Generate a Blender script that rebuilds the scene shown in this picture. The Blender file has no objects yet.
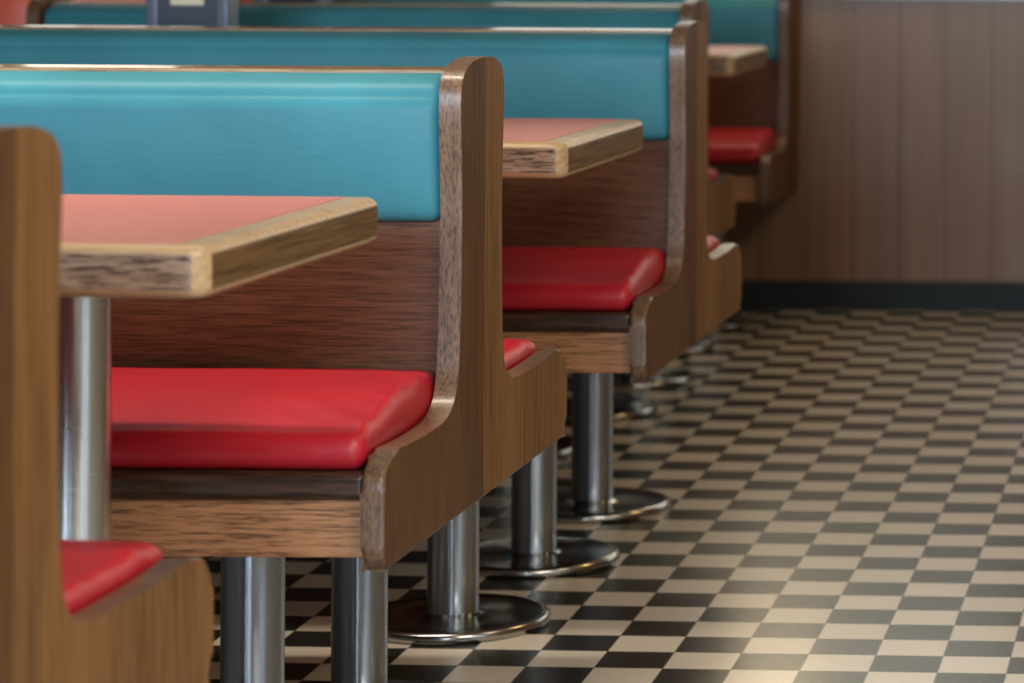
import bpy, bmesh, math, random
from mathutils import Vector, Matrix, noise
random.seed(4)
SC = bpy.context.scene
COL = SC.collection
PI = math.pi

# ------------------------------------------------------------------ materials
class NT:
    def __init__(self, name):
        self.m = bpy.data.materials.new(name); self.m.use_nodes = True
        self.t = self.m.node_tree; self.n = self.t.nodes
        self.p = self.n['Principled BSDF']
    def add(self, typ, **kw):
        nd = self.n.new(typ)
        for k, v in kw.items(): setattr(nd, k, v)
        return nd
    def link(self, a, b): self.t.links.new(a, b)
    def val(self, sock, v):
        if hasattr(v, 'is_linked') or hasattr(v, 'links'): self.link(v, sock)
        else: sock.default_value = v
    def math(self, op, a, b=None, clamp=False):
        nd = self.add('ShaderNodeMath', operation=op, use_clamp=clamp)
        self.val(nd.inputs[0], a)
        if b is not None: self.val(nd.inputs[1], b)
        return nd.outputs[0]
    def mix(self, fac, a, b, typ='MIX'):
        nd = self.add('ShaderNodeMix', data_type='RGBA', blend_type=typ)
        self.val(nd.inputs[0], fac)
        for s, v in ((nd.inputs[6], a), (nd.inputs[7], b)):
            if isinstance(v, tuple): s.default_value = (*v[:3], 1)
            else: self.link(v, s)
        return nd.outputs[2]
    def coords(self, scale=(1, 1, 1), loc=(0, 0, 0), kind='Object'):
        tc = self.add('ShaderNodeTexCoord'); mp = self.add('ShaderNodeMapping')
        mp.inputs['Scale'].default_value = scale; mp.inputs['Location'].default_value = loc
        self.link(tc.outputs[kind], mp.inputs[0])
        return mp.outputs[0]
    def noise(self, vec, scale=1.0, detail=4, rough=.55, dist=0.0):
        nd = self.add('ShaderNodeTexNoise')
        self.link(vec, nd.inputs['Vector'])
        nd.inputs['Scale'].default_value = scale; nd.inputs['Detail'].default_value = detail
        nd.inputs['Roughness'].default_value = rough; nd.inputs['Distortion'].default_value = dist
        return nd.outputs[0]
    def ramp(self, fac, stops):
        nd = self.add('ShaderNodeValToRGB'); self.link(fac, nd.inputs[0])
        e = nd.color_ramp.elements
        while len(e) < len(stops): e.new(.5)
        for el, (p, c) in zip(e, stops):
            el.position = p; el.color = (*c[:3], 1) if len(c) > 2 else (c[0],) * 3 + (1,)
        return nd.outputs[0]
    def bump(self, h, strength=.2, dist=.002):
        nd = self.add('ShaderNodeBump')
        nd.inputs['Strength'].default_value = strength; nd.inputs['Distance'].default_value = dist
        self.link(h, nd.inputs['Height']); self.link(nd.outputs[0], self.p.inputs['Normal'])
    def set(self, **kw):
        for k, v in kw.items():
            k = k.replace('_', ' ')
            if isinstance(v, tuple): v = (*v, 1)
            self.p.inputs[k].default_value = v

def plain(name, col, rough=.5, metal=0.0, **kw):
    t = NT(name); t.set(Base_Color=col, Roughness=rough, Metallic=metal, **kw)
    return t.m

def wood(name, axis, dark, mid, light, rough=.38, coat=.25, fine=90, streak=.5, seam=False, loc=(0, 0, 0), contrast=1.0, coat_rough=.18, plen=15, spec=.5):
    """oak-like grain running along one local axis"""
    t = NT(name)
    def sc(along, across):
        s = [across] * 3; s[axis] = along; return tuple(s)
    big = t.noise(t.coords(sc(1.1, 9), loc), 1.0, 3, .5, .8)
    pores = t.noise(t.coords(sc(plen, fine * 2.2), loc), 1.0, 3, .6, .3)
    # cathedral figure: rings bent by a slow noise
    v = t.coords(sc(.9, 14), loc)
    wv = t.add('ShaderNodeTexWave', wave_type='BANDS', bands_direction='DIAGONAL')
    t.link(v, wv.inputs['Vector'])
    wv.inputs['Scale'].default_value = 2.2; wv.inputs['Distortion'].default_value = 5.0
    wv.inputs['Detail'].default_value = 3; wv.inputs['Detail Scale'].default_value = .7
    f = t.math('ADD', t.math('MULTIPLY', big, .50), t.math('MULTIPLY', wv.outputs['Fac'], .10 * contrast))
    f = t.math('ADD', f, t.math('MULTIPLY', pores, .42))
    lo, hi = .5 - .28 * contrast, .5 + .28 * contrast
    c = t.ramp(f, [(.33, dark), (.52, mid), (.78, light)])
    pr = t.ramp(pores, [(.36, (1 - streak,)), (.52, (1,))])
    c = t.mix(1.0, c, pr, 'MULTIPLY')
    if seam:      # two boards glued edge to edge
        tc = t.add('ShaderNodeTexCoord'); sp = t.add('ShaderNodeSeparateXYZ')
        t.link(tc.outputs['Object'], sp.inputs[0])
        y = sp.outputs[1]
        near = t.math('LESS_THAN', y, 0.0)
        c = t.mix(near, c, t.mix(1.0, c, (.56, .50, .52), 'MULTIPLY'))
        line = t.math('LESS_THAN', t.math('ABSOLUTE', y), .0016)
        c = t.mix(line, c, (.022, .013, .007))
    t.link(c, t.p.inputs['Base Color'])
    t.set(Roughness=rough, Coat_Weight=coat, Coat_Roughness=coat_rough, Specular_IOR_Level=spec)
    t.bump(t.math('ADD', pores, t.math('MULTIPLY', big, .4)), .22, .0012)
    return t.m

def vinyl(name, col, rough, coat, seed):
    t = NT(name)
    n1 = t.noise(t.coords((5, 5, 5), (seed, 0, 0)), 1, 3, .5, .4)
    n2 = t.noise(t.coords((420, 420, 420)), 1, 2, .5)
    n3 = t.noise(t.coords((9, 30, 30), (0, seed, 0)), 1, 3, .5, 1.2)
    c = t.mix(t.ramp(n1, [(.3, (0,)), (.7, (1,))]), tuple(k * .86 for k in col), tuple(min(1, k * 1.08) for k in col))
    t.link(c, t.p.inputs['Base Color'])
    t.set(Roughness=rough, Coat_Weight=coat, Coat_Roughness=.3, Specular_IOR_Level=.22 if name == 'vinyl_teal' else .5)
    h = t.math('ADD', t.math('MULTIPLY', n2, .10), t.math('ADD', t.math('MULTIPLY', n1, 2.2), t.math('MULTIPLY', n3, .5)))
    t.bump(h, .35, .004)
    return t.m

def brushed(name, col, rough, aniso=.0, streak_axis=2):
    t = NT(name)
    s = [260, 260, 260]; s[streak_axis] = 3
    n = t.noise(t.coords(tuple(s)), 1, 3, .6)
    n2 = t.noise(t.coords((14, 14, 9)), 1, 4, .6)
    c = t.mix(n2, tuple(k * .82 for k in col), col)
    t.link(c, t.p.inputs['Base Color'])
    r = t.math('ADD', rough - .06, t.math('MULTIPLY', n, .12))
    t.link(r, t.p.inputs['Roughness'])
    t.set(Metallic=1.0)
    t.bump(n, .06, .0006)
    return t.m

WALNUT_END = wood('wood_end_panel', 2, (.125, .058, .018), (.235, .114, .038), (.345, .182, .068), .5, .0, streak=.34, seam=True, plen=7, spec=.22)
WALNUT_EDGE = wood('wood_edge', 2, (.095, .050, .026), (.175, .098, .054), (.265, .160, .095), .38, .25, fine=190, streak=.6, plen=70)
BACK_WOOD = wood('wood_back_panel', 0, (.105, .043, .022), (.165, .070, .036), (.235, .108, .060), .42, .12, streak=.42, fine=150, plen=16)
RAIL_WOOD = wood('wood_rail', 0, (.26, .105, .048), (.50, .235, .112), (.58, .30, .155), .45, .1, streak=.65, fine=160, plen=22)
NOSING = wood('wood_dark_nosing', 0, (.035, .016, .009), (.070, .031, .017), (.12, .058, .033), .34, .15, streak=.5)
CAP_WOOD = wood('wood_top_cap', 0, (.24, .15, .09), (.36, .24, .15), (.45, .32, .21), .22, .8, streak=.3, coat_rough=.12)
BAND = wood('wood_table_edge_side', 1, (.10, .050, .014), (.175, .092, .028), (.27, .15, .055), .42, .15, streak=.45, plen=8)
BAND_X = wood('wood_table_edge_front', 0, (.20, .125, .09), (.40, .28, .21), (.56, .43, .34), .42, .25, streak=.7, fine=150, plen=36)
PALE = wood('wood_worn_lit', 0, (.46, .29, .145), (.58, .39, .21), (.68, .49, .29), .40, .25, streak=.2, fine=80, plen=9)  # worn arrises; the brighter light on the top is put into this colour too
TEAL = vinyl('vinyl_teal', (.048, .235, .300), .46, .0, 3)
RED = vinyl('vinyl_red', (.54, .012, .029), .42, .10, 7)
def turned(name, col, rough, aniso):
    t = NT(name)
    n = t.noise(t.coords((3, 3, 420)), 1, 3, .6)
    n2 = t.noise(t.coords((11, 11, 7)), 1, 4, .6)
    t.link(t.mix(n2, tuple(k * .86 for k in col), col), t.p.inputs['Base Color'])
    t.link(t.math('ADD', rough - .04, t.math('MULTIPLY', n, .08)), t.p.inputs['Roughness'])
    tg = t.add('ShaderNodeTangent', direction_type='RADIAL', axis='Z')
    t.link(tg.outputs[0], t.p.inputs['Tangent'])
    t.set(Metallic=1.0, Anisotropic=aniso, Anisotropic_Rotation=.25)
    return t.m
STEEL = turned('brushed_steel', (.45, .52, .60), .31, .95)
CHROME = turned('chrome', (.74, .83, .89), .26, .95)
STEEL_DISC = brushed('steel_disc', (.42, .42, .41), .20, 0, 0)
BLACK = plain('black_rubber', (.012, .014, .015), .6)

def laminate():
    t = NT('salmon_laminate')
    n = t.noise(t.coords((160, 160, 160)), 1, 3, .6)
    n2 = t.noise(t.coords((3, 3, 3)), 1, 3, .5)
    c = t.mix(n, (.66, .215, .175), (.72, .25, .21))
    c = t.mix(t.math('MULTIPLY', n2, .3), c, (.62, .19, .155))
    t.link(c, t.p.inputs['Base Color'])
    t.set(Roughness=.40, Specular_IOR_Level=.5)
    t.bump(n, .04, .0004)
    return t.m
SALMON = laminate()

def floor_mat():
    t = NT('checker_floor')
    tc = t.add('ShaderNodeTexCoord'); sp = t.add('ShaderNodeSeparateXYZ')
    t.link(tc.outputs['Object'], sp.inputs[0])
    ax, bx, ox = .10198, -.001015, -1.05669      # x = ax*i + bx*j + ox
    ay, by, oy = -.00383, .103989, 5.157586      # y = ay*i + by*j + oy
    D = ax * by - bx * ay
    X = t.math('SUBTRACT', sp.outputs[0], ox); Y = t.math('SUBTRACT', sp.outputs[1], oy)
    i = t.math('ADD', t.math('MULTIPLY', X, by / D), t.math('MULTIPLY', Y, -bx / D))
    j = t.math('ADD', t.math('MULTIPLY', X, -ay / D), t.math('MULTIPLY', Y, ax / D))
    s = t.math('ADD', t.math('FLOOR', i), t.math('FLOOR', j))
    par = t.math('FLOORED_MODULO', s, 2.0)
    par = t.math('GREATER_THAN', par, .5)
    # thin joints
    def joint(a):
        fr = t.math('SUBTRACT', a, t.math('FLOOR', a))
        return t.math('GREATER_THAN', t.math('ABSOLUTE', t.math('SUBTRACT', fr, .5)), .489)
    jn = t.math('MAXIMUM', joint(i), joint(j))
    cell = t.add('ShaderNodeCombineXYZ')
    t.link(t.math('FLOOR', i), cell.inputs[0]); t.link(t.math('FLOOR', j), cell.inputs[1])
    wn = t.add('ShaderNodeTexWhiteNoise', noise_dimensions='2D'); t.link(cell.outputs[0], wn.inputs['Vector'])
    sm = t.noise(t.coords((3, 3, 3)), 1, 5, .6)
    spk = t.noise(t.coords((70, 70, 70)), 1, 3, .6)
    wh = t.mix(wn.outputs['Value'], (.63, .57, .48), (.71, .645, .56))
    wh = t.mix(t.math('MULTIPLY', sm, .25), wh, (.50, .43, .34))
    bl = t.mix(wn.outputs['Value'], (.010, .012, .011), (.020, .021, .018))
    bl = t.mix(t.math('MULTIPLY', spk, .25), bl, (.045, .043, .036))
    c = t.mix(par, bl, wh)
    c = t.mix(t.math('MULTIPLY', jn, .55), c, (.10, .085, .06))
    t.link(c, t.p.inputs['Base Color'])
    r = t.math('ADD', .21, t.math('MULTIPLY', sm, .08))
    t.link(r, t.p.inputs['Roughness'])
    t.set(Specular_IOR_Level=.7)
    t.bump(t.math('SUBTRACT', t.math('MULTIPLY', sm, .25), t.math('MULTIPLY', jn, .25)), .12, .003)
    return t.m
FLOOR = floor_mat()

def planks():
    t = NT('plank_wall')
    tc = t.add('ShaderNodeTexCoord'); sp = t.add('ShaderNodeSeparateXYZ')
    t.link(tc.outputs['Object'], sp.inputs[0])
    u = t.math('DIVIDE', t.math('ADD', sp.outputs[0], .045), .132)
    fl = t.math('FLOOR', u); fr = t.math('SUBTRACT', u, fl)
    groove = t.math('GREATER_THAN', t.math('ABSOLUTE', t.math('SUBTRACT', fr, .5)), .455)
    wn = t.add('ShaderNodeTexWhiteNoise', noise_dimensions='1D'); t.link(fl, wn.inputs['W'])
    n = t.noise(t.coords((26, 26, 1.2)), 1, 4, .6, .6)
    c = t.ramp(n, [(.25, (.165, .086, .042)), (.5, (.225, .122, .062)), (.8, (.285, .165, .09))])
    c = t.mix(t.math('MULTIPLY', wn.outputs['Value'], .5), c, (.19, .115, .075))
    c = t.mix(t.math('MULTIPLY', groove, .45), c, (.075, .038, .02))
    t.link(c, t.p.inputs['Base Color'])
    t.set(Roughness=.42, Coat_Weight=.1)
    t.bump(t.math('MULTIPLY', groove, -1.0), .3, .003)
    return t.m
PLANKS = planks()

def plaster(name, col):
    t = NT(name)
    n = t.noise(t.coords((7, 7, 7)), 1, 4, .6)
    t.link(t.mix(n, tuple(k * .9 for k in col), col), t.p.inputs['Base Color'])
    t.set(Roughness=.8)
    return t.m

# ------------------------------------------------------------------ mesh helpers
def link_mesh(name, bm, mat, parent=None, smooth=True, angle=35):
    me = bpy.data.meshes.new(name)
    bmesh.ops.recalc_face_normals(bm, faces=bm.faces[:])
    bm.to_mesh(me); bm.free()
    mats = mat if isinstance(mat, (list, tuple)) else [mat]
    for m in mats: me.materials.append(m)
    if smooth:
        for p in me.polygons: p.use_smooth = True
        me.set_sharp_from_angle(angle=math.radians(angle))
    o = bpy.data.objects.new(name, me); COL.objects.link(o)
    if parent: o.parent = parent
    return o

def box_into(bm, x0, x1, y0, y1, z0, z1, bev=0.0, seg=2):
    r = bmesh.ops.create_cube(bm, size=1.0)
    vs = r['verts']
    for v in vs:
        v.co = Vector((x0 + (v.co.x + .5) * (x1 - x0), y0 + (v.co.y + .5) * (y1 - y0), z0 + (v.co.z + .5) * (z1 - z0)))
    if bev > 0:
        es = list({e for v in vs for e in v.link_edges})
        bmesh.ops.bevel(bm, geom=es, offset=bev, segments=seg, profile=.5, affect='EDGES', clamp_overlap=True)

def box(name, dims, mat, parent=None, bev=.003, seg=3):
    bm = bmesh.new(); box_into(bm, *dims, bev=bev, seg=seg)
    o = link_mesh(name, bm, mat, parent)
    wn(o); return o

def wn(o):
    m = o.modifiers.new('weighted normals', 'WEIGHTED_NORMAL'); m.keep_sharp = True
    return o

def lathe(bm, prof, seg=64, cx=0, cy=0):
    rings = []
    for r, z in prof:
        if r < 1e-6: rings.append([bm.verts.new((cx, cy, z))])
        else: rings.append([bm.verts.new((cx + r * math.cos(2 * PI * k / seg), cy + r * math.sin(2 * PI * k / seg), z)) for k in range(seg)])
    for a, b in zip(rings, rings[1:]):
        for k in range(seg):
            k2 = (k + 1) % seg
            if len(a) == 1: bm.faces.new((a[0], b[k], b[k2]))
            elif len(b) == 1: bm.faces.new((a[k], b[0], a[k2]))
            else: bm.faces.new((a[k], b[k], b[k2], a[k2]))
    if len(rings[0]) > 1: bm.faces.new(rings[0])
    if len(rings[-1]) > 1: bm.faces.new(rings[-1])

def axis_samples(a0, a1, r, k, n):
    """coordinates with fine steps inside the rounding zone at each end"""
    s = [a0 + r * (1 - math.cos(i / k * PI / 2)) for i in range(k)]
    s += [a0 + r + (a1 - a0 - 2 * r) * i / n for i in range(n + 1)]
    s += [a1 - r * (1 - math.cos(i / k * PI / 2)) for i in range(k - 1, -1, -1)]
    return s

def pillow(bm, x0, x1, y0, y1, z0, z1, r, n=(30, 12, 2), k=5, shape=None):
    """rounded upholstered block, then shape(p) moves each vertex"""
    X = axis_samples(x0, x1, r, k, n[0]); Y = axis_samples(y0, y1, r, k, n[1]); Z = axis_samples(z0, z1, r, k, n[2])
    cache = {}
    def vert(i, j, l):
        key = (i, j, l)
        if key in cache: return cache[key]
        p = Vector((X[i], Y[j], Z[l]))
        q = Vector((min(max(p.x, x0 + r), x1 - r), min(max(p.y, y0 + r), y1 - r), min(max(p.z, z0 + r), z1 - r)))
        d = p - q
        if d.length > 1e-9: p = q + d.normalized() * r
        if shape: p = shape(p)
        cache[key] = bm.verts.new(p); return cache[key]
    a, b, c = len(X), len(Y), len(Z)
    for i in range(a - 1):
        for j in range(b - 1):
            for l in (0, c - 1):
                bm.faces.new((vert(i, j, l), vert(i + 1, j, l), vert(i + 1, j + 1, l), vert(i, j + 1, l)))
    for i in range(a - 1):
        for l in range(c - 1):
            for j in (0, b - 1):
                bm.faces.new((vert(i, j, l), vert(i + 1, j, l), vert(i + 1, j, l + 1), vert(i, j, l + 1)))
    for j in range(b - 1):
        for l in range(c - 1):
            for i in (0, a - 1):
                bm.faces.new((vert(i, j, l), vert(i, j + 1, l), vert(i, j + 1, l + 1), vert(i, j, l + 1)))

def prism_x(bm, pts, x0, x1, bev=0.0, seg=3):
    """(y, z) outline extruded along x, long edges at both faces rounded"""
    a = [bm.verts.new((x0, y, z)) for y, z in pts]
    b = [bm.verts.new((x1, y, z)) for y, z in pts]
    fa = bm.faces.new(a); fb = bm.faces.new(list(reversed(b)))
    n = len(pts)
    for i in range(n):
        bm.faces.new((a[i], b[i], b[(i + 1) % n], a[(i + 1) % n]))
    if bev:
        es = list(fa.edges) + list(fb.edges)
        bmesh.ops.bevel(bm, geom=es, offset=bev, segments=seg, profile=.5, affect='EDGES', clamp_overlap=False)

def tag(o, label, cat, group=None):
    o['label'] = label; o['category'] = cat
    if group: o['group'] = group
    return o

def thing(name, label, cat, loc, group=None):
    o = bpy.data.objects.new(name, None); COL.objects.link(o)
    o.location = loc; o.empty_display_size = .1
    return tag(o, label, cat, group)

def struct(name, dims, mat, bev=0):
    bm = bmesh.new(); box_into(bm, *dims, bev=bev)
    o = link_mesh(name, bm, mat, None, smooth=False); o['kind'] = 'structure'
    return o

# ------------------------------------------------------------------ booth bench
def arc(cy, cz, r, a0, a1, n):
    return [(cy + r * math.cos(math.radians(a0 + (a1 - a0) * i / n)), cz + r * math.sin(math.radians(a0 + (a1 - a0) * i / n))) for i in range(n + 1)]

def spline(pts, n=6):
    out = []
    P = [pts[0]] + pts + [pts[-1]]
    for i in range(1, len(P) - 2):
        p0, p1, p2, p3 = P[i - 1:i + 3]
        for k in range(n):
            u = k / n
            out.append(tuple(.5 * ((2 * p1[c]) + (-p0[c] + p2[c]) * u + (2 * p0[c] - 5 * p1[c] + 4 * p2[c] - p3[c]) * u * u
                       + (-p0[c] + 3 * p1[c] - 3 * p2[c] + p3[c]) * u ** 3) for c in (0, 1)))
    out.append(pts[-1])
    return out

def front_half():
    """outline of the end panel on the side of its front seat, from bottom to top (y negative)"""
    o = [(-.455, .3465)] + arc(-.4395, .378, .0320, 245, 180, 5)
    o += arc(-.4335, .4400, .038, 180, 100, 7)
    o += spline([(-.4200, .4830), (-.330, .4790), (-.245, .4790), (-.188, .4830), (-.152, .4980), (-.134, .5230), (-.126, .5580),
                 (-.1205, .6150), (-.1170, .7000), (-.1180, .7700), (-.1235, .8300), (-.1265, .8700), (-.1215, .8960),
                 (-.1040, .9120), (-.0720, .9215), (-.030, .9260), (0.0, .9265)], 5)
    return o

L = 1.52
TH = .028

def end_outline(single):
    h = front_half()
    if not single:
        def ry(y):
            a = abs(y); k = min(1.0, max(0.0, (a - .13) / .22)); k = k * k * (3 - 2 * k)
            return a * (.85 + .235 * k)
        rear = [(ry(y), z) for y, z in reversed(h[:-1])]
        return h + rear
    # against the wall: the rear side drops straight to the floor side of the seat
    rear = [(.050, .926), (.085, .916), (.104, .895), (.108, .86), (.108, .40), (.104, .355), (.09, .3465)]
    return h + rear

def seat_shape(sign, right):
    def f(p):
        y = p.y * sign            # y negative = front
        q = Vector(p)
        t = max(0.0, min(1.0, (p.z - .462) / .05))
        # crowned: low at the front edge, full towards the backrest
        w = (y + (.452 if sign == 1 else .480)) / .345
        ex = min(1.0, min(abs(p.x), abs(L + p.x)) / .045)
        edge = 1 - (1 - ex) ** 2
        crown = (.055 if sign == 1 else .008) * math.sin(PI * min(1, max(0, .04 + .60 * w))) * (.88 + .12 * edge)
        q.z += t * crown
        q.z += t * .0035 * noise.noise(Vector((p.x * 6, y * 9, sign)))
        # puckers fanning out of the ends
        for e in (0.0, -L):
            d = abs(p.x - e) - .03
            if d < .22:
                a = math.exp(-max(d, 0) / .07)
                w1 = noise.noise(Vector((y * 30 - d * 22, d * 5, 3.1 + e))); w2 = noise.noise(Vector((y * 13 + d * 9, d * 9, 7.7 + e)))
                q.z += t * a * (.0095 * w1 + .0075 * w2)
        return q
    return f

def bench_mesh_set(name, root, single=False):
    parts = []
    # end panels
    bm = bmesh.new(); prism_x(bm, end_outline(single), -TH, 0, .0075, 3)
    bm.normal_update()
    for f in bm.faces:
        if abs(f.normal.x) < .75: f.material_index = 1
    e = link_mesh('end_panel', bm, [WALNUT_END, WALNUT_EDGE], root, angle=50); wn(e)
    e2 = bpy.data.objects.new('end_panel', e.data); COL.objects.link(e2); e2.parent = root; e2.location.x = -L + TH; wn(e2)
    x0, x1 = -L + TH, -TH
    rear_y = .100 if single else .047
    # wooden back, one panel for both seats
    bm = bmesh.new(); box_into(bm, x0, x1, -.085, .098 if single else .085, .42, .735, .003, 2)
    wn(link_mesh('back_panel', bm, BACK_WOOD, root))
    bm = bmesh.new(); box_into(bm, x0, x1, -.046, .098 if single else .046, .735, .9115, .004, 2)
    wn(link_mesh('top_cap', bm, CAP_WOOD, root))
    sides = (1,) if single else (1, -1)
    for s in sides:
        # upholstered back
        def back_shape(p, s=s):
            q = Vector(p); y = p.y * s
            ez = (p.z - .719) / .19
            ex = min(1.0, min(abs(p.x), abs(L + p.x)) / .1)
            if y < -.07:
                q.y -= s * .006 * math.sin(PI * min(1, max(0, ez))) * (1 - (1 - ex) ** 3)
                q.y -= s * .0016 * noise.noise(Vector((p.x * 5, p.z * 11, 5 + s)))
            if p.z > .892: q.z -= max(0.0, (-y - .055)) * .30
            return q
        bm = bmesh.new()
        ya, yb = (-.106, -.047) if s == 1 else (.047, .106)
        pillow(bm, x0 + .002, x1 - .002, ya, yb, .719, .909, .016, (30, 2, 10), 5, back_shape)
        link_mesh('back_cushion', bm, TEAL, root, angle=80)
        # seat: board with dark nosing, pale rail, cushion
        bm = bmesh.new()
        ya, yb = sorted((s * (-.447 if s == 1 else -.483), s * -.086))
        box_into(bm, x0, x1, ya, yb, .4265, .4605, .010, 4)
        wn(link_mesh('seat_board', bm, NOSING, root))
        bm = bmesh.new()
        ya, yb = sorted((s * (-.436 if s == 1 else -.468), s * (-.412 if s == 1 else -.444)))
        box_into(bm, x0, x1, ya, yb, .3585, .4262, .002, 2)
        wn(link_mesh('front_rail', bm, RAIL_WOOD, root))
        bm = bmesh.new()
        ya, yb = sorted((s * (-.446 if s == 1 else -.481), s * -.0865)); gap = .003 if s == 1 else .006
        pillow(bm, x0 + gap, x1 - gap, ya, yb, .4608, (.4975 if s == 1 else .4960), .0180, (100, 40, 1), 8, seat_shape(s, True))
        link_mesh('seat_cushion', bm, RED, root, angle=80)
    # understructure that carries the seats on the posts
    bm = bmesh.new(); box_into(bm, x0, x1, -.40, .09 if single else .40, .395, .4262, .002, 2)
    wn(link_mesh('support_board', bm, NOSING, root))
    ys = (-.25, .0) if single else (-.235, .25)
    for x in (-.224, -L + .224):
        for y in ys: post('pedestal_post', 'base_disc', root, x - (.006 if y > 0 else .002), y, .0380, .3952, .147, STEEL)

def post(name, disc, root, x, y, r, top, rd, mat):
    bm = bmesh.new()
    lathe(bm, [(r, .018), (r, top)], 64)
    p = link_mesh(name, bm, mat, root, angle=40); p.location = (x, y, 0)
    bm = bmesh.new()
    lathe(bm, [(rd - .004, 0), (rd - .001, .0025), (rd, .007), (rd - .0008, .012), (rd - .0035, .0155), (rd - .008, .0175), (rd - .013, .0170),
               (rd - .018, .0155), (r + .012, .0165), (r + .006, .0185), (r - .001, .0225)], 72)
    d = link_mesh(disc, bm, STEEL_DISC, p, angle=40)
    return p

def copy_tree(o, parent=None):
    c = o.copy(); COL.objects.link(c)
    if parent: c.parent = parent
    for ch in list(o.children):
        copy_tree(ch, c)
    return c

BG = 'wooden diner booth benches in a row'
b1 = thing('booth_bench', 'wooden double booth bench with bright turquoise back and whole red seat, in sharp focus', 'bench', (-.987, 4.097, 0), BG)
bench_mesh_set('booth_bench', b1)
def another(loc, label):
    c = copy_tree(b1); c.location = loc; c['label'] = label
    return c
b0 = another((-1.0115, 2.585, 0), 'blurred booth bench nearest the viewer, only its pale brown wooden end in view')
b0.scale.z = 1.006
b2 = another((-.970, 5.605, 0), 'wooden booth bench with teal back directly behind the sharp turquoise one')
for c_ in b2.children:
    if c_.name.startswith('pedestal_post'): c_.location.x -= .015 if c_.location.y < 0 else .011; c_.location.y += .025
b3 = another((-1.25, 7.27, 0), 'wooden booth bench set back from the aisle, almost wholly hidden behind another bench')
for c_ in b3.children:
    if c_.name.startswith('pedestal_post') and c_.location.x > -.7: c_.location.x = -.20
b4 = thing('booth_bench', 'single-sided booth bench with dark teal back standing against the brown plank wall', 'bench', (-1.25, 8.80, 0), BG)
L = 1.78
bench_mesh_set('booth_bench', b4, True)

# ------------------------------------------------------------------ tables
TG = 'salmon booth tables'
TL = 1.50
def rounded_rect(x0, x1, y0, y1, r, n=6):
    return (arc(x1 - r, y0 + r, r, -90, 0, n) + arc(x1 - r, y1 - r, r, 0, 90, n)
            + arc(x0 + r, y1 - r, r, 90, 180, n) + arc(x0 + r, y0 + r, r, 180, 270, n))
def make_table(loc, label):
    root = thing('booth_table', label, 'table', loc, TG)
    hd = .290; zt, th = .7765, .054
    # wooden edge band: four rails with rounded arrises, one mesh
    bm = bmesh.new()
    rr, rc = .0125, .022
    prof = [(rr * (1 - math.sin(k / 5 * PI / 2)), zt - rr * (1 - math.cos(k / 5 * PI / 2))) for k in range(6)]
    prof += [(i_, zt - th + (zt - z_)) for i_, z_ in reversed(prof)]
    rings = [[bm.verts.new((x, y, z_)) for x, y in rounded_rect(-TL + i_, -i_, -hd + i_, hd - i_, rc - i_)] for i_, z_ in prof]
    n = len(rings[0])
    bm.faces.new(rings[0]); bm.faces.new(list(reversed(rings[-1])))
    for a, b in zip(rings, rings[1:]):
        for i in range(n): bm.faces.new((a[i], a[(i + 1) % n], b[(i + 1) % n], b[i]))
    bm.normal_update()
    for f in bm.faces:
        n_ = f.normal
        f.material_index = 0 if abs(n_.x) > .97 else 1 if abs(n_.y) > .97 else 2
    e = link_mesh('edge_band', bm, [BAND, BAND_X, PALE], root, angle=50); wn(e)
    e['label'] = 'pale wooden table edge'
    bm = bmesh.new()
    w = .038
    pts = rounded_rect(-TL + w, -w, -hd + w * .55, hd - w * .55, .004, 3)
    a = [bm.verts.new((x, y, zt + .0008)) for x, y in pts]; b = [bm.verts.new((x, y, zt - .004)) for x, y in pts]
    bm.faces.new(a); bm.faces.new(list(reversed(b)))
    for i in range(len(pts)): bm.faces.new((a[i], a[(i + 1) % len(pts)], b[(i + 1) % len(pts)], b[i]))
    link_mesh('laminate_top', bm, SALMON, root, angle=30)
    box('mounting_plate', (-.246 - .12, -.246 + .12, -.12, .12, zt - th - .007, zt - th), BLACK, root, .002, 2)
    p = post('table_post', 'base_disc', root, -.25, .04, .0395, zt - th - .006, .151, CHROME)
    box('mounting_plate', (-TL + .126, -TL + .366, -.12, .12, zt - th - .007, zt - th), BLACK, root, .002, 2)
    p = post('table_post', 'base_disc', root, -TL + .246, .04, .0395, zt - th - .006, .151, CHROME)
    return root
t1 = make_table((-1.026, 3.431, 0), 'salmon booth table with worn wood edge on a chrome post, nearest the viewer')
t1.rotation_euler.z = -.03
t2 = copy_tree(t1); t2.location = (-.992, 4.925, 0); t2.rotation_euler.z = -.012
t2['label'] = 'salmon booth table seen past the sharp turquoise bench, its post on the clear round base'
t4 = copy_tree(t1); t4.location = (-1.27, 6.45, 0); t4.rotation_euler.z = 0
t4['label'] = 'salmon booth table carrying the grey-blue napkin dispenser, mostly hidden behind a bench'
TL = 1.72
t3 = make_table((-1.25, 8.03, 0), 'salmon booth table before the bench at the plank wall, farthest from the viewer')
for ch_ in t1.children:
    if ch_.name.startswith('table_post'): ch_.location.x -= .018
for t in (t2,):
    for ch in t.children:
        if ch.name.startswith('table_post'):
            ch.data = ch.data.copy(); ch.data.materials[0] = STEEL
            ch.location.y -= .05; ch.location.x += .012

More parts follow.
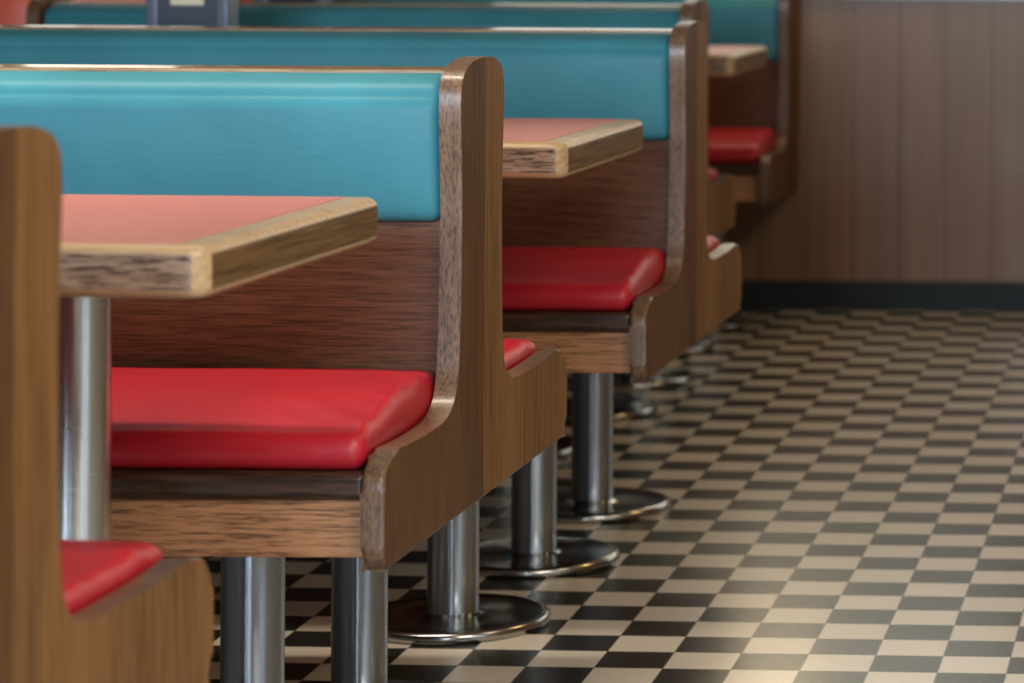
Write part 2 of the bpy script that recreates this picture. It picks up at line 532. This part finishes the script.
# ------------------------------------------------------------------ things on the far table
d = thing('napkin_dispenser', 'grey-blue napkin dispenser with cream label, poking up behind the teal bench back', 'napkin dispenser', (-2.158, 6.45, .7774), 'napkin dispensers')
GREY = plain('dispenser_grey', (.055, .078, .11), .38, .0, Coat_Weight=.3)
LIGHTGREY = plain('dispenser_rim', (.16, .19, .26), .3, .3)
CREAM = plain('cream_card', (.82, .77, .58), .6)
box('body', (-.070, .070, -.03, .03, 0, .225), GREY, d, .006, 3)
for s in (-1, 1):
    q = box('side_rim', (s * .072 - .013, s * .072 + .013, -.036, .036, 0, .232), LIGHTGREY, d, .005, 3)
    q['label'] = 'pale grey rim'
box('label_card', (-.034, .034, -.0335, -.0295, .150, .20), CREAM, d, .001, 1)
k = thing('ketchup_bottle', 'red sauce bottle standing right of the grey-blue napkin dispenser', 'bottle', (-2.54, 8.0, .7774))
nd = copy_tree(d); nd.location = (-2.42, 8.02, .7774)
nd['label'] = 'dark napkin dispenser just right of the red sauce bottle'
DARKD = plain('dispenser_dark', (.012, .018, .035), .35)
for c_ in list(nd.children):
    if c_.name.startswith('label_card'): bpy.data.objects.remove(c_)
    elif c_.name.startswith('body'): c_.data = c_.data.copy(); c_.data.materials[0] = DARKD
KR = plain('ketchup_red', (.55, .035, .012), .3)
bm = bmesh.new(); lathe(bm, [(.018, 0), (.021, .004), (.021, .10), (.017, .125), (.011, .14), (.011, .15)], 24)
link_mesh('bottle_body', bm, KR, k)
bm = bmesh.new(); lathe(bm, [(.013, .15), (.013, .158), (.004, .185), (.003, .19)], 24)
link_mesh('nozzle_cap', bm, KR, k)
# open menu standing upright
m = thing('menu', 'coral red menu standing open on the far table, left of the napkin dispenser', 'menu', (-2.87, 8.0, .7774))
CORAL = plain('menu_coral', (.85, .17, .16), .4)
PAPER = plain('menu_paper', (.8, .76, .68), .7)
for s, a in ((1, 24), (-1, -24)):
    c = box('cover', (-.10, .10, -.0015, .0015, 0, .25), CORAL, m, .0008, 1)
    c.rotation_euler = (math.radians(-7 * s), 0, 0); c.location = (0, -.034 if s == 1 else .034, .001)
bmx = bmesh.new()
lathe(bmx, [(.0022, 0), (.0022, .20)], 12)
sp_ = link_mesh('spine', bmx, PAPER, m); sp_.rotation_euler = (0, PI / 2, 0); sp_.location = (-.10, 0, .2525)

# red chair beyond the set-back bench's far end
ch = thing('chair', 'orange red chair back showing past the far bench end', 'chair', (-3.23, 7.62, 0))
ORANGE = vinyl('vinyl_orange', (.80, .09, .03), .4, .1, 11)
bm = bmesh.new(); pillow(bm, -.21, .21, .165, .205, .50, .93, .018, (10, 2, 10), 4, lambda p: Vector((p.x, p.y + (p.z - .5) * .12 - .02 * (1 - (p.x / .21) ** 2), p.z)))
link_mesh('backrest', bm, ORANGE, ch, angle=80)
bm = bmesh.new(); pillow(bm, -.21, .21, -.2, .2, .43, .48, .02, (10, 10, 1), 4)
link_mesh('seat', bm, ORANGE, ch, angle=80)
for sx in (-1, 1):
    for sy in (-1, 1):
        bm = bmesh.new(); lathe(bm, [(.012, 0), (.012, .435 if sy < 0 else .62)], 16)
        lg = link_mesh('leg', bm, CHROME, ch); lg.location = (sx * .17, sy * .17, 0)

# ------------------------------------------------------------------ room shell
WX0, WX1, WY0, WY1, HZ = -3.55, 2.6, -.75, 8.935, 2.75
fl = struct('floor', (WX0, WX1, WY0, WY1, -.06, 0), FLOOR)
CREAMW = plaster('cream_plaster', (.62, .55, .45))
DARKC = plaster('ceiling_paint', (.30, .25, .20))
struct('ceiling', (WX0, WX1, WY0, WY1, HZ, HZ + .06), DARKC)
# far wall: planked dado, window band above it
struct('wall_far', (WX0, WX1, WY1, WY1 + .14, 0, .885), PLANKS)
struct('trim_1', (WX0, WX1, WY1 - .018, WY1 + .14, .885, .925), wood('wood_dado_cap', 0, (.06, .028, .018), (.10, .05, .033), (.15, .08, .05), .3, .3))
struct('baseboard_far', (WX0, WX1, WY1 - .012, WY1, 0, .082), plain('black_base', (.003, .012, .018), .6))
struct('wall_far_upper', (WX0, WX1, WY1, WY1 + .14, 2.35, HZ), CREAMW)
struct('wall_right', (WX1, WX1 + .1, WY0, WY1, 0, HZ), PLANKS)
DARKW = plaster('brown_plaster', (.10, .065, .045))
struct('wall_left', (WX0 - .1, WX0, WY0, WY1, 0, HZ), DARKW)
struct('wall_near', (WX0, WX1, WY0 - .1, WY0, 0, HZ), DARKW)
struct('wall_far_side', (-3.0, -2.2, WY1, WY1 + .14, .925, 2.35), PLANKS)
GL = plain('window_glass', (.9, .95, .95), .05, 0, Transmission_Weight=1.0, IOR=1.1)
FR = plain('window_frame', (.12, .07, .04), .4)
for i, (xa, xb) in enumerate(((-3.55, -3.0), (-2.2, -.6), (-.6, 1.0), (1.0, 2.6))):
    bm = bmesh.new()
    box_into(bm, xa, xa + .05, WY1 + .03, WY1 + .09, .925, 2.35); box_into(bm, xb - .05, xb, WY1 + .03, WY1 + .09, .925, 2.35)
    box_into(bm, xa + .05, xb - .05, WY1 + .03, WY1 + .09, .925, .975); box_into(bm, xa + .05, xb - .05, WY1 + .03, WY1 + .09, 2.30, 2.35)
    f = link_mesh('window_%d' % (i + 1), bm, FR, None, smooth=False); f['kind'] = 'structure'
    bm = bmesh.new(); box_into(bm, xa + .05, xb - .05, WY1 + .055, WY1 + .061, .975, 2.30)
    g = link_mesh('pane', bm, GL, f, smooth=False)

# ------------------------------------------------------------------ light
def area(name, loc, rot, sx, sy, power, col, spread=180):
    l = bpy.data.lights.new(name, 'AREA'); l.shape = 'RECTANGLE'; l.size = sx; l.size_y = sy
    l.energy = power; l.color = col; l.spread = math.radians(spread)
    o = bpy.data.objects.new(name, l); COL.objects.link(o)
    o.location = loc; o.rotation_euler = tuple(math.radians(a) for a in rot)
    return o
DAY = (.74, .87, 1.0); WARM = (1.0, .78, .48)
# daylight: a window in the wall behind the camera, and one in the right wall beside it
area('window_light_near', (-1.25, WY0 + .05, 1.45), (90, 0, 0), 1.5, 1.4, 260, DAY)
area('window_light_right', (WX1 - .05, .6, 1.5), (90, 0, 90), 2.2, 1.6, 18, (.60, .82, 1.0))
# long warm lamps hanging over the tables, ceiling lamps over the aisle and an added fill near the camera, a lamp on the far wall
for ty, pw in ((4.75, 2), (6.25, .5), (7.8, .8)):
    area('table_lamp_light', (-1.75, ty, 2.45), (0, 0, 0), 1.3, .14, pw, WARM)
area('table_lamp_light', (-1.75, 4.08, 2.45), (0, 0, 0), 1.3, .14, 9.5, (1.0, .88, .70), 80)
area('ceiling_area_light', (.9, .9, HZ - .04), (0, 0, 0), 1.5, 1.5, 120, (1.0, .90, .74))  # added fill, no such lamp seen: brightens the nearest bench's end panel
area('ceiling_area_light', (1.1, 4.0, HZ - .04), (0, 0, 0), .5, .5, 12, WARM)
area('ceiling_area_light', (1.0, 6.3, HZ - .04), (0, 0, 0), .5, .5, 16, (1.0, .64, .24))
l = bpy.data.lights.new('wall_lamp_light', 'POINT'); l.energy = 5.5; l.color = (1.0, .72, .34); l.shadow_soft_size = .09
lo = bpy.data.objects.new('wall_lamp_light', l); COL.objects.link(lo); lo.location = (-1.28, 8.72, 1.36)

W = bpy.data.worlds.new('sky'); SC.world = W; W.use_nodes = True
bg = W.node_tree.nodes['Background']
bg.inputs[0].default_value = (1.0, .92, .79, 1); bg.inputs[1].default_value = 1.5

# ------------------------------------------------------------------ camera
cam = bpy.data.cameras.new('camera'); co = bpy.data.objects.new('camera', cam); COL.objects.link(co)
SC.camera = co
cam.sensor_width = 36; cam.sensor_fit = 'HORIZONTAL'
cam.lens = 3130 / 1024 * 36
cam.shift_x = -(1240 - 512) / 1024
cam.shift_y = -(341.5 + 75) / 1024
co.location = (0, 0, 1.105)
co.rotation_euler = (PI / 2, -.006, 0)
cam.clip_start = .05
cam.dof.use_dof = True
cam.dof.focus_distance = 4.2
cam.dof.aperture_fstop = 5.6

vs = SC.view_settings
vs.view_transform = 'Standard'; vs.look = 'None'; vs.gamma = 1; vs.use_curve_mapping = False
vs.exposure = 0.0
SC.cycles.max_bounces = 8
SC.cycles.sample_clamp_indirect = 6
